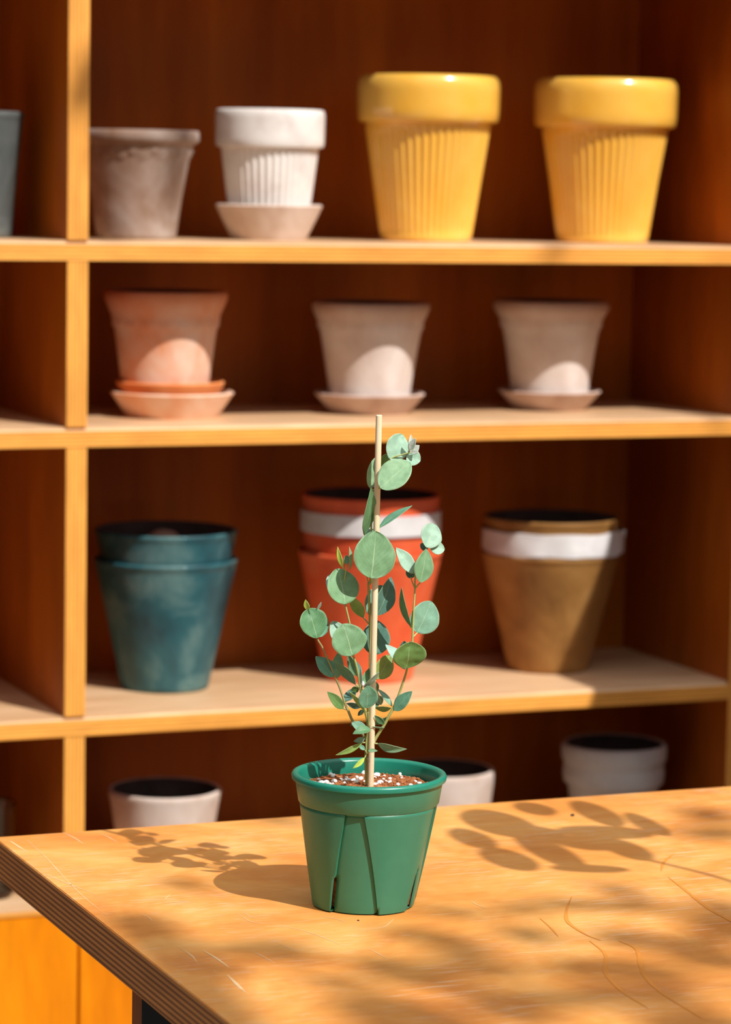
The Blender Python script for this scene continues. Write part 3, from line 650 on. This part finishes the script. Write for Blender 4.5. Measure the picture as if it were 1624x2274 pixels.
# (region, base, tip, apparent width px(zoomed), depth base, depth tip, colour, shape, roll deg, cup, bend)
def L(*a): return a
BR = {}
LEAVES = {
 'leader': [
  L(1, (1005, 492), (1112, 262), 212, .002, .012, 'p', 'round', 12, .10, .02),
  L(1, (917, 748), (1180, 512), 262, -.014, -.004, 'pg', 'round', -14, .10, .03),
  L(1, (1150, 462), (1275, 500), 150, .006, .004, 'p', 'round', 20, .12, .0),
  L(1, (1190, 432), (1264, 362), 78, .002, .0, 'w', 'ovate', 10, .2, .03),
  L(1, (1180, 420), (1188, 264), 52, .004, .0, 'w', 'ovate', -20, .2, .05),
  L(1, (1185, 400), (1232, 300), 60, .0, -.003, 'w', 'ovate', 30, .2, .0),
  L(1, (822, 745), (880, 470), 130, .010, .014, 'pg', 'round', 25, .12, .02),
  L(1, (905, 690), (968, 440), 130, .012, .018, 'dg', 'round', -30, .1, .0),
  L(1, (768, 1170), (832, 748), 100, .002, -.012, 'm', 'lance', -58, .08, .03),
  L(1, (898, 1108), (1198, 902), 62, .002, .010, 'mb', 'lance', 62, .06, .03),
  L(1, (770, 1180), (860, 1118), 62, .008, .012, 'b', 'ovate', 30, .1, .0),
  L(1, (832, 1560), (872, 1136), 378, -.017, -.007, 'g', 'big', -8, .06, .02),
  L(2, (885, 350), (1012, 8), 165, .010, .020, 'db', 'ovate', -35, .12, .06),
  L(2, (812, 345), (925, 80), 190, .014, .022, 'b', 'round', 20, .1, .0),
  L(2, (860, 705), (880, 396), 258, .014, .020, 'db', 'big', -18, .07, .0),
  L(2, (762, 372), (640, 170), 105, .016, .012, 'yg', 'lance', 40, .1, -.05)],
 'left_shoot': [
  L(2, (598, 250), (532, -72), 288, -.010, .000, 'g', 'big', 10, .08, .03),
  L(2, (602, 252), (450, -10), 215, -.001, .006, 'bl', 'round', -35, .14, .04),
  L(1, (578, 1468), (526, 1276), 44, -.004, -.003, 'y', 'lance', 30, .1, .06),
  L(1, (605, 1432), (610, 1352), 56, .0, .0, 'b', 'round', 10, .1, .0),
  L(1, (636, 1488), (636, 1274), 32, -.002, -.004, 'pg', 'lance', -66, .1, .03),
  L(2, (662, 712), (575, 428), 315, -.018, -.015, 'g', 'big', 6, .07, .03),
  L(2, (600, 640), (480, 405), 160, -.002, .006, 'p', 'round', 25, .1, .0),
  L(2, (715, 902), (618, 695), 82, .0, .006, 'pg', 'ovate', 35, .1, .03),
  L(2, (722, 905), (700, 768), 62, .004, .008, 'db', 'ovate', -30, .1, .0),
  L(2, (690, 975), (488, 775), 84, -.004, -.014, 'mb', 'lance', 48, .12, -.10)],
 'far_left_shoot': [
  L(2, (342, 556), (262, 290), 250, -.013, -.010, 'm', 'heart', -12, .08, .04),
  L(2, (350, 545), (400, 335), 130, -.004, .004, 'mb', 'round', 40, .1, .0),
  L(2, (262, 302), (238, 210), 50, -.010, -.012, 'y', 'ovate', 25, .1, .06),
  L(2, (338, 308), (381, 232), 22, -.008, -.010, 'bl', 'lance', -60, .1, .0),
  L(2, (492, 905), (332, 722), 140, -.006, -.002, 'mb', 'ovate', -25, .12, .05),
  L(2, (525, 916), (540, 680), 112, .002, .006, 'pg', 'ovate', 25, .1, .0),
  L(2, (578, 1192), (436, 1040), 92, -.002, -.010, 'dg', 'ovate', -15, .12, .02),
  L(2, (595, 1130), (690, 990), 88, .0, .010, 'db', 'ovate', 35, .15, -.10)],
 'right_shoot': [
  L(1, (1330, 1282), (1398, 1068), 198, -.002, .010, 'p', 'round', 10, .1, .03),
  L(1, (1362, 1282), (1492, 1298), 122, .004, .006, 'p', 'round', -20, .12, .0),
  L(1, (1338, 1300), (1276, 1250), 62, .004, .008, 'db', 'round', 20, .1, .0),
  L(1, (1215, 1515), (1056, 1284), 128, -.002, .000, 'p', 'ovate', -25, .1, .03),
  L(1, (1218, 1545), (1148, 1490), 76, .004, .006, 'db', 'round', 20, .1, .0),
  L(1, (1274, 1598), (1330, 1294), 172, -.010, -.002, 'g', 'ovate', -22, .09, .03),
  L(2, (1198, 470), (1100, 98), 58, .000, -.006, 'm', 'lance', 64, .1, .05),
  L(2, (1246, 508), (1372, 226), 268, .004, .010, 'b', 'big', 16, .08, .03),
  L(2, (1148, 826), (1178, 590), 296, -.014, -.022, 'dg', 'heart', -16, .10, .06),
  L(2, (1136, 838), (962, 612), 100, -.004, .002, 'bl', 'ovate', -45, .12, .04),
  L(2, (1150, 780), (1128, 584), 110, .000, .006, 'db', 'round', 40, .12, .0),
  L(2, (1042, 1208), (1200, 1036), 116, -.002, -.006, 'mb', 'ovate', 25, .1, .03),
  L(2, (1020, 1172), (886, 1010), 46, .004, .010, 'b', 'lance', -50, .1, .03),
  L(2, (1012, 1186), (860, 1186), 50, .000, .006, 'o', 'lance', 42, .12, .06),
  L(2, (946, 1332), (862, 1254), 56, .000, -.004, 'm', 'ovate', 20, .1, .0),
  L(2, (860, 1338), (985, 1266), 40, .010, .006, 'm', 'lance', -40, .1, .0),
  L(2, (950, 1366), (838, 1354), 14, .000, -.004, 'b', 'lance', 70, .1, .0)],
 'front_shoot': [
  L(2, (745, 990), (818, 822), 62, .000, .008, 'g', 'lance', -30, .1, .0),
  L(2, (746, 1004), (738, 820), 26, -.014, -.016, 'bl', 'lance', 60, .1, .0),
  L(2, (762, 1004), (902, 862), 46, -.014, -.020, 'bl', 'lance', -50, .1, .03),
  L(2, (792, 1184), (800, 988), 176, -.012, -.018, 'mb', 'round', 14, .08, .03),
  L(2, (720, 1010), (648, 1030), 60, .004, .006, 'dg', 'ovate', 20, .1, .0),
  L(2, (770, 1212), (630, 1042), 42, -.010, -.018, 'yg', 'lance', 45, .1, -.06),
  L(2, (738, 1182), (606, 1144), 52, .000, .004, 'db', 'lance', 30, .1, .0),
  L(2, (760, 1200), (712, 1256), 42, .004, .006, 'd', 'ovate', 25, .1, .0),
  L(2, (922, 1156), (888, 1068), 74, .008, .012, 'bl', 'ovate', 20, .1, .0),
  L(2, (858, 950), (892, 1036), 50, .006, .010, 'd', 'ovate', 20, .1, .0),
  L(2, (870, 1180), (890, 1110), 52, .008, .012, 'd', 'ovate', 10, .1, .0),
  L(2, (888, 918), (1000, 712), 164, .004, .012, 'o', 'big', -26, .09, .05)],
 'base_shoot': [
  L(2, (790, 1396), (655, 1322), 88, -.006, -.014, 'b', 'round', 22, .12, .03),
  L(2, (750, 1310), (640, 1345), 44, .002, .004, 'db', 'lance', 30, .1, .0),
  L(2, (824, 1378), (666, 1418), 76, -.010, -.018, 'm', 'ovate', -30, .14, .10),
  L(2, (772, 1462), (674, 1488), 50, -.004, -.006, 'b', 'ovate', 20, .1, .0),
  L(2, (752, 1498), (513, 1613), 50, -.002, -.016, 'yg', 'lance', 38, .1, .06),
  L(2, (888, 1508), (1146, 1562), 72, -.002, -.012, 'pg', 'lance', -30, .12, .14),
  L(2, (772, 1562), (720, 1524), 40, -.002, -.002, 'mb', 'round', 10, .1, .0),
  L(2, (804, 1572), (888, 1574), 34, -.006, -.010, 'pg', 'ovate', 30, .1, .04),
  L(3, (772, 336), (666, 432), 42, -.010, -.020, 'y', 'lance', 30, .1, .06)],
}
STEMS = {
 'leader': [[(3, 795, 600, .006, 1.15), (3, 788, 450, .005, 1.1), (3, 786, 300, .004, 1.0), (2, 800, 1450, .006, .95), (2, 812, 1200, .010, .9), (2, 822, 900, .010, .85), (2, 822, 600, .009, .8), (2, 818, 350, .008, .75), (2, 806, 80, .004, .7),
             (1, 820, 1600, .001, .65), (1, 842, 1400, .004, .6), (1, 832, 1130, .005, .55), (1, 838, 960, .006, .5), (1, 858, 760, .005, .5), (1, 925, 620, .003, .5), (1, 1000, 490, .003, .45), (1, 1110, 445, .003, .4), (1, 1185, 425, .002, .35)],
            [(1, 838, 1600, -.004, .5), (1, 832, 1550, -.009, .45)], [(1, 838, 1180, .004, .4), (1, 772, 1172, .003, .35)], [(1, 858, 1150, .004, .4), (1, 898, 1108, .002, .35)],
            [(1, 860, 752, .005, .4), (1, 917, 748, -.005, .35)], [(1, 850, 765, .006, .4), (1, 822, 745, .009, .35)], [(2, 820, 440, .008, .45), (2, 762, 372, .015, .35)], [(2, 806, 60, .003, .35), (2, 780, -40, .0, .3)],
            [(2, 820, 420, .010, .4), (2, 884, 352, .010, .35)], [(2, 822, 760, .010, .4), (2, 862, 703, .014, .35)]],
 'left_shoot': [[(2, 803, 1420, .004, .75), (2, 795, 1300, .002, .7), (2, 775, 1210, .000, .7), (2, 740, 1050, -.002, .65), (2, 715, 900, -.004, .65), (2, 690, 780, -.008, .6), (2, 668, 700, -.008, .6), (2, 650, 500, -.004, .55), (2, 632, 405, -.004, .55), (2, 598, 252, -.006, .5),
                 (2, 580, 100, -.003, .4), (1, 600, 1500, -.003, .35), (1, 604, 1432, -.001, .25)], [(1, 592, 1490, -.003, .25), (1, 578, 1466, -.004, .25)], [(2, 670, 720, -.010, .4), (2, 662, 712, -.014, .35)], [(2, 720, 1000, -.003, .4), (2, 690, 975, -.004, .35)]],
 'far_left_shoot': [[(2, 785, 1470, .006, .8), (2, 730, 1390, .002, .75), (2, 665, 1306, .0, .75), (2, 625, 1215, -.001, .7), (2, 595, 1150, -.001, .65), (2, 560, 1040, -.002, .6), (2, 525, 950, -.003, .6), (2, 480, 850, -.005, .55), (2, 430, 730, -.007, .5), (2, 385, 630, -.009, .5), (2, 342, 554, -.009, .45),
                     (2, 300, 400, -.004, .3), (2, 290, 310, -.008, .25)], [(2, 608, 1200, -.001, .4), (2, 578, 1192, -.002, .35)]],
 'right_shoot': [[(2, 830, 1560, .004, .95), (2, 862, 1478, .003, .9), (2, 905, 1405, .002, .85), (2, 948, 1340, .001, .8), (2, 990, 1260, .0, .8), (2, 1030, 1190, .0, .75), (2, 1075, 1080, -.001, .7), (2, 1110, 980, -.002, .7), (2, 1140, 890, -.004, .65), (2, 1158, 820, -.006, .65),
                  (2, 1180, 730, -.004, .6), (2, 1198, 650, -.002, .6), (2, 1206, 500, -.001, .6), (2, 1214, 300, -.001, .55), (2, 1226, 110, -.001, .5), (1, 1226, 1590, -.001, .45), (1, 1236, 1490, .0, .4), (1, 1270, 1380, .001, .35), (1, 1330, 1290, .001, .3)],
                 [(2, 1226, 108, -.001, .4), (1, 1200, 1590, -.001, .35), (1, 1188, 1548, .0, .35)], [(2, 1228, 112, -.001, .4), (2, 1252, 78, -.003, .35), (1, 1275, 1600, -.004, .3)],
                 [(2, 1210, 545, -.001, .45), (2, 1246, 508, .003, .35)], [(2, 1204, 478, -.001, .4), (2, 1165, 420, .0, .3)], [(2, 1030, 1200, .0, .45), (2, 1044, 1208, -.002, .35)], [(2, 940, 1350, .001, .4), (2, 935, 1310, .0, .3)]],
 'front_shoot': [[(2, 808, 1372, .0, .65), (2, 800, 1200, -.008, .6), (2, 765, 1100, -.012, .6), (2, 745, 1010, -.013, .55), (2, 752, 975, -.014, .5)], [(2, 838, 1000, .006, .5), (2, 862, 940, .005, .4), (2, 890, 918, .004, .35)],
                 [(2, 800, 1230, -.007, .4), (2, 770, 1212, -.010, .3)], [(2, 858, 965, .005, .35), (2, 900, 1080, .007, .3), (2, 920, 1150, .008, .3)]],
 'base_shoot': [[(2, 790, 1620, .003, .6), (2, 786, 1540, .0, .6), (2, 790, 1450, -.002, .55), (2, 800, 1390, -.006, .5)], [(2, 836, 1506, .0, .5), (2, 888, 1508, -.002, .4)], [(2, 790, 1500, .0, .45), (2, 752, 1498, -.002, .4)],
                [(2, 796, 1600, .0, .35), (2, 772, 1562, -.002, .3)], [(2, 800, 1595, -.002, .35), (2, 806, 1572, -.006, .3)], [(3, 790, 300, .0, .3), (3, 772, 336, -.010, .25)]],
}
def shape(kind, t):
    if kind == 'round': return max(0, math.sin(PI * t ** .92)) ** .58
    if kind == 'big': return max(0, math.sin(PI * t ** .86)) ** .56
    if kind == 'heart': return max(0, math.sin(PI * t ** 1.2)) ** .5
    if kind == 'ovate': return max(0, math.sin(PI * t ** .82)) ** .80
    return max(0, math.sin(PI * t ** .88)) ** .95
def make_leaf(parent, reg, base, tip, wpx, d0, d1, colr, kind, roll, cup, bend):
    B = P3(reg, *base, d0); T = P3(reg, *tip, d1)
    ax = T - B; Ln = ax.length; ax.normalize()
    vd = (B - CAM).normalized(); N = (-vd + ax * vd.dot(ax)).normalized(); S = ax.cross(N).normalized()
    if kind in ('round', 'big', 'heart') and colr not in ('d', 'db'):
        sg = 1 if (-(S * SUN.dot(N)) + N * SUN.dot(S)).length >= 0 and SUN.dot(S) * 1.0 < 0 else -1
        roll = sg * max(abs(roll), 22)
    rr = math.radians(roll); S2 = S * math.cos(rr) + N * math.sin(rr); N2 = S2.cross(ax).normalized()
    if N2.dot(N) < 0: N2 = -N2
    Wd = wpx / K * depth(B) / FPX / max(math.cos(rr), .2)
    bm = bmesh.new(); uvl = bm.loops.layers.uv.new('leaf'); nu, nv = 20, 12; g = []; sd = rnd.random() * 40
    for i in range(nu + 1):
        t = i / nu; tt_ = .5 - .5 * math.cos(PI * t); w = shape(kind, tt_) * Wd / 2; row = []
        for j in range(nv + 1):
            s = j / nv * 2 - 1
            along = tt_ * Ln
            if kind == 'heart': along -= Ln * .20 * max(0, (tt_ - .35) / .65) ** 1.6 * math.exp(-((s + .15) * 2.0) ** 2)
            z = cup * Wd * (s * s) * (w * 2 / Wd) - bend * Ln * math.sin(PI * tt_) * -1 - abs(bend) * Ln * .3 * tt_ ** 2
            wv = .03 * Wd * noise.noise(Vector((tt_ * 3, s * 1.6, sd))) + (.018 * Wd * noise.noise(Vector((tt_ * 9, s * 3, sd + 5))))
            irr = 1 + .05 * noise.noise(Vector((tt_ * 4, (1 if s > 0 else -1) * 3, sd)))
            p = B + ax * along + S2 * (s * w * irr) + N2 * (z + wv)
            row.append((bm.verts.new(rel(p)), tt_, s))
        g.append(row)
    for i in range(nu):
        for j in range(nv):
            q = [g[i][j], g[i][j + 1], g[i + 1][j + 1], g[i + 1][j]]
            f = bm.faces.new([k[0] for k in q])
            for lp, k in zip(f.loops, q): lp[uvl].uv = (k[1], .5 + .5 * k[2])
    bmesh.ops.remove_doubles(bm, verts=bm.verts, dist=1e-6)
    o = obj('leaf', bm, M['leaf'], parent, angle=180)
    c0 = C_[colr]; j = rnd.uniform(.93, 1.07); j *= 1.12; o.color = (c0[0] * j, c0[1] * j, c0[2] * j, 1)
    sm = o.modifiers.new('thick', 'SOLIDIFY'); sm.thickness = .00035; sm.offset = 0
    if colr == 'y': o['label'] = 'yellow-green young leaf'
    return o
rnd = random.Random(11)
for br, stems in STEMS.items():
    bm = bmesh.new()
    for s in stems:
        P = [rel(P3(a, X, Y, d)) for a, X, Y, d, r in s]; R_ = [r * .00165 for *_, r in s]
        SP = smooth_path(P, 5); RR = [R_[min(int(i / 5), len(R_) - 1)] + (R_[min(int(i / 5) + 1, len(R_) - 1)] - R_[min(int(i / 5), len(R_) - 1)]) * ((i % 5) / 5) for i in range(len(SP))]
        tube(bm, SP, RR, 8)
    so = obj('branch', bm, M['stem'] if br not in ('far_left_shoot',) else M['oldstem'], plant, angle=180)
    for a in LEAVES[br]: make_leaf(so, *a)
    if br == 'front_shoot':
        bm = bmesh.new(); bmesh.ops.create_icosphere(bm, subdivisions=2, radius=.0016)
        for v_ in bm.verts: v_.co.z *= 1.6
        o = obj('bud', bm, M['perlite'], so, rel(P3(2, 755, 968, -.015))); o['label'] = 'small white bud'
# crumbs by the pot and a dark speck on the table
for (x, y, s, lab) in ((1272, 1812, .0022, 'tiny dark crumb on the far half of the table'), (796, 2045, .0010, 'tiny dark speck on the table just below the green pot')):
    bm = bmesh.new(); bmesh.ops.create_icosphere(bm, subdivisions=2, radius=s)
    for v_ in bm.verts: v_.co *= 1 + .3 * noise.noise(v_.co * 900); v_.co.z *= .6
    o = obj('dirt_crumb', bm, M['dirt'], None, on_z(x, y, TZ) + Vector((0, 0, s * .5))); tag(o, lab, 'crumb')

# ------------------------------------------------------------------ the tree and an added blocker that shade the place (outside the frame)
m, nt, b = newmat('tree_leaf'); M['tleaf'] = m
b.inputs['Base Color'].default_value = (.07, .15, .04, 1); b.inputs['Roughness'].default_value = .55
tree = thing('garden_tree', 'leafy tree standing behind the camera, dappling the table with shade', 'tree', (1.6, -2.6, 0))
TL = Vector((1.6, -2.6, 0))
bm = bmesh.new()
tube(bm, smooth_path([(0, 0, 0), (.05, .1, 1.2), (-.1, .3, 2.6), (0, .5, 4.2), (.1, .6, 5.6)], 6), .11, 14)
for q in ((-.8, 1.9, 3.6), (.9, 1.7, 3.9), (.2, 2.4, 3.9), (-.4, 1.5, 4.6)):
    a = Vector((-.05, .4, 3.3)); e_ = Vector(q); tube(bm, smooth_path([a, (a + e_) / 2 + Vector((0, 0, .2)), e_], 6), .03, 8)
obj('trunk', bm, M['bark'], tree)
rt = random.Random(5)
bm = bmesh.new()
def tree_leaf(bm, c, sz, asp=1.35):
    a = Vector((rt.gauss(0, 1), rt.gauss(0, 1), rt.gauss(0, .6))).normalized(); n = (SUN + Vector((rt.gauss(0, .35), rt.gauss(0, .35), rt.gauss(0, .35)))).normalized()
    a = (a - n * a.dot(n)).normalized(); s = n.cross(a); rows = []
    for i in range(5):
        t = i / 4; w = sz / asp / 2 * math.sin(PI * min(max(t, .04), .96)) ** .7; cc_ = c + a * (sz * (t - .5)) + n * (-.15 * sz * (t - .5) ** 2 * 4)
        rows.append([bm.verts.new(cc_ + s * w + n * .02 * sz), bm.verts.new(cc_), bm.verts.new(cc_ - s * w + n * .02 * sz)])
    for i in range(4):
        for j in range(2): bm.faces.new((rows[i][j], rows[i][j + 1], rows[i + 1][j + 1], rows[i + 1][j]))
# clumps: (pixel on the table, radius m, leaves, leaf size, distance along the sun ray)
CL = [(900, 2140, .06, 3, .08, 5.0), (1250, 2180, .08, 5, .10, 5.2), (1500, 2160, .10, 7, .10, 5.2), (1100, 2240, .08, 5, .10, 5.0), (1450, 2255, .10, 7, .10, 5.0), (760, 2215, .05, 3, .08, 4.6),
      (1560, 1790, .06, 3, .08, 5.3), (640, 2105, .05, 2, .07, 5.0), (1240, 2030, .06, 3, .07, 4.8), (1560, 2010, .07, 4, .08, 5.0), (1000, 2040, .05, 2, .07, 5.0),
      (330, 1955, .03, 1, .06, 5.0), (640, 1838, .03, 1, .06, 5.0)]
CL = [(on_z(a[0], a[1], TZ),) + a[2:] for a in CL]
CL += [(on_y(255, 430, YF + .07), .05, 4, .09, 4.6), (on_y(320, 330, YF + .07), .03, 2, .06, 4.6), (on_y(170, 330, YF), .02, 1, .05, 4.8), (on_y(1300, 560, YF), .04, 2, .06, 4.8), (on_y(1560, 950, YF), .05, 2, .06, 4.8), (on_y(760, 990, YF), .03, 1, .06, 4.8)]
for P, rad, n, sz, dist in CL:
    P = P + SUN * dist
    for q in range(n): tree_leaf(bm, P - TL + Vector((rt.gauss(0, rad), rt.gauss(0, rad), rt.gauss(0, rad))), sz * rt.uniform(.7, 1.2))
# canopy further up and to the sides
for q in range(500):
    p = Vector((rt.uniform(-1.4, 2.2), rt.uniform(-1.6, .1), rt.uniform(3.6, 5.6)))
    tree_leaf(bm, p - Vector((0, 0, 0)), rt.uniform(.05, .09))
o = obj('foliage', bm, M['tleaf'], tree, smooth=False); o['kind'] = 'stuff'
# a low branch of it with large round leaves, above and right of the table: its shade lies on the far right of the table
BL = TL; br = tree; bm = bmesh.new(); bs = bmesh.new()
path = [TL + Vector((0, .35, 3.1)), Vector((2.6, -.6, 2.7)), Vector((2.35, 1.0, 2.0)), on_z(1900, 2060, TZ) + SUN * 1.05, on_z(1624, 1957, TZ) + SUN * 1.02, on_z(1435, 1908, TZ) + SUN * 1.0, on_z(1330, 1878, TZ) + SUN * 1.0, on_z(1200, 1850, TZ) + SUN * 1.05]
sp_ = smooth_path(path, 6); tube(bs, [p - BL for p in sp_], [max(.0035, .03 - .0015 * i) for i in range(len(sp_))], 8)
def disc_leaf(bm, c, n, a, L_, Wd):
    a = (a - n * a.dot(n)).normalized(); s = n.cross(a); N = 20
    rim = [bm.verts.new(c + a * (L_ / 2 * math.cos(2 * PI * k / N)) + s * (Wd / 2 * math.sin(2 * PI * k / N)) + n * .003 * math.cos(4 * PI * k / N)) for k in range(N)]
    cv = bm.verts.new(c); [bm.faces.new((cv, rim[k], rim[(k + 1) % N])) for k in range(N)]
for X, Y, L_, Wd in ((1108, 1828, 120, 48), (1188, 1796, 70, 24), (1212, 1854, 80, 30), (1326, 1806, 70, 46), (1436, 1830, 50, 40), (1345, 1848, 170, 22), (1130, 1908, 84, 36),
                     (1220, 1890, 74, 60), (1392, 1886, 70, 36), (1310, 1929, 130, 12), (1305, 1872, 110, 24), (1050, 1862, 70, 34)):
    c = on_z(X, Y, TZ) + SUN * rt.uniform(.95, 1.08) - BL; n = (SUN + Vector((rt.gauss(0, .05), rt.gauss(0, .05), rt.gauss(0, .05)))).normalized()
    disc_leaf(bm, c, n, RH, L_ * .00052, Wd * .0023)
obj('branch', bs, M['bark'], br); o = obj('foliage', bm, M['tleaf'], br, smooth=False); o['kind'] = 'stuff'
# unseen cupboard-shaped block, added at the right to shade the lower shelves' end
ce = on_y(1476, 1560, YF) + SUN * 1.0
cab = thing('added_shade_cupboard', 'unseen cupboard-shaped block added right of the shelving to cast a straight-edged shadow', 'cupboard', (ce.x, ce.y, 0))
bm = bmesh.new(); box(bm, 0, .8, -.35, 0, .06, 1.78, bevel=.003); obj('carcass', bm, M['side'], cab, smooth=False)
for x0, x1 in ((.02, .397), (.403, .78)):
    bm = bmesh.new(); box(bm, x0, x1, -.37, -.351, .1, 1.74, bevel=.002); dd = obj('door', bm, M['door'], cab, smooth=False)
    bm = bmesh.new(); tube(bm, [((x0 + x1) / 2, -.37, .9), ((x0 + x1) / 2, -.395, .9)], .012, 16); obj('knob', bm, M['black'], dd)
for x0, y0 in ((.03, -.32), (.73, -.32), (.03, -.07), (.73, -.07)):
    bm = bmesh.new(); box(bm, x0, x0 + .04, y0, y0 + .04, 0, .061); obj('leg', bm, M['black'], cab, smooth=False)
GROUPS = {'yellow_pot': 'yellow ribbed pots on the top shelf', 'pot_saucer': 'clay saucers under the pots', 'clay_pot': 'plain clay pots on the shelves',
          'teal_pot': 'nested teal pots', 'red_pot': 'nested red pots', 'brown_pot': 'nested brown pots'}
for o in bpy.data.objects:
    if o.parent is None and o.name.split('.')[0] in GROUPS: o['group'] = GROUPS[o.name.split('.')[0]]
bpy.context.view_layer.update()
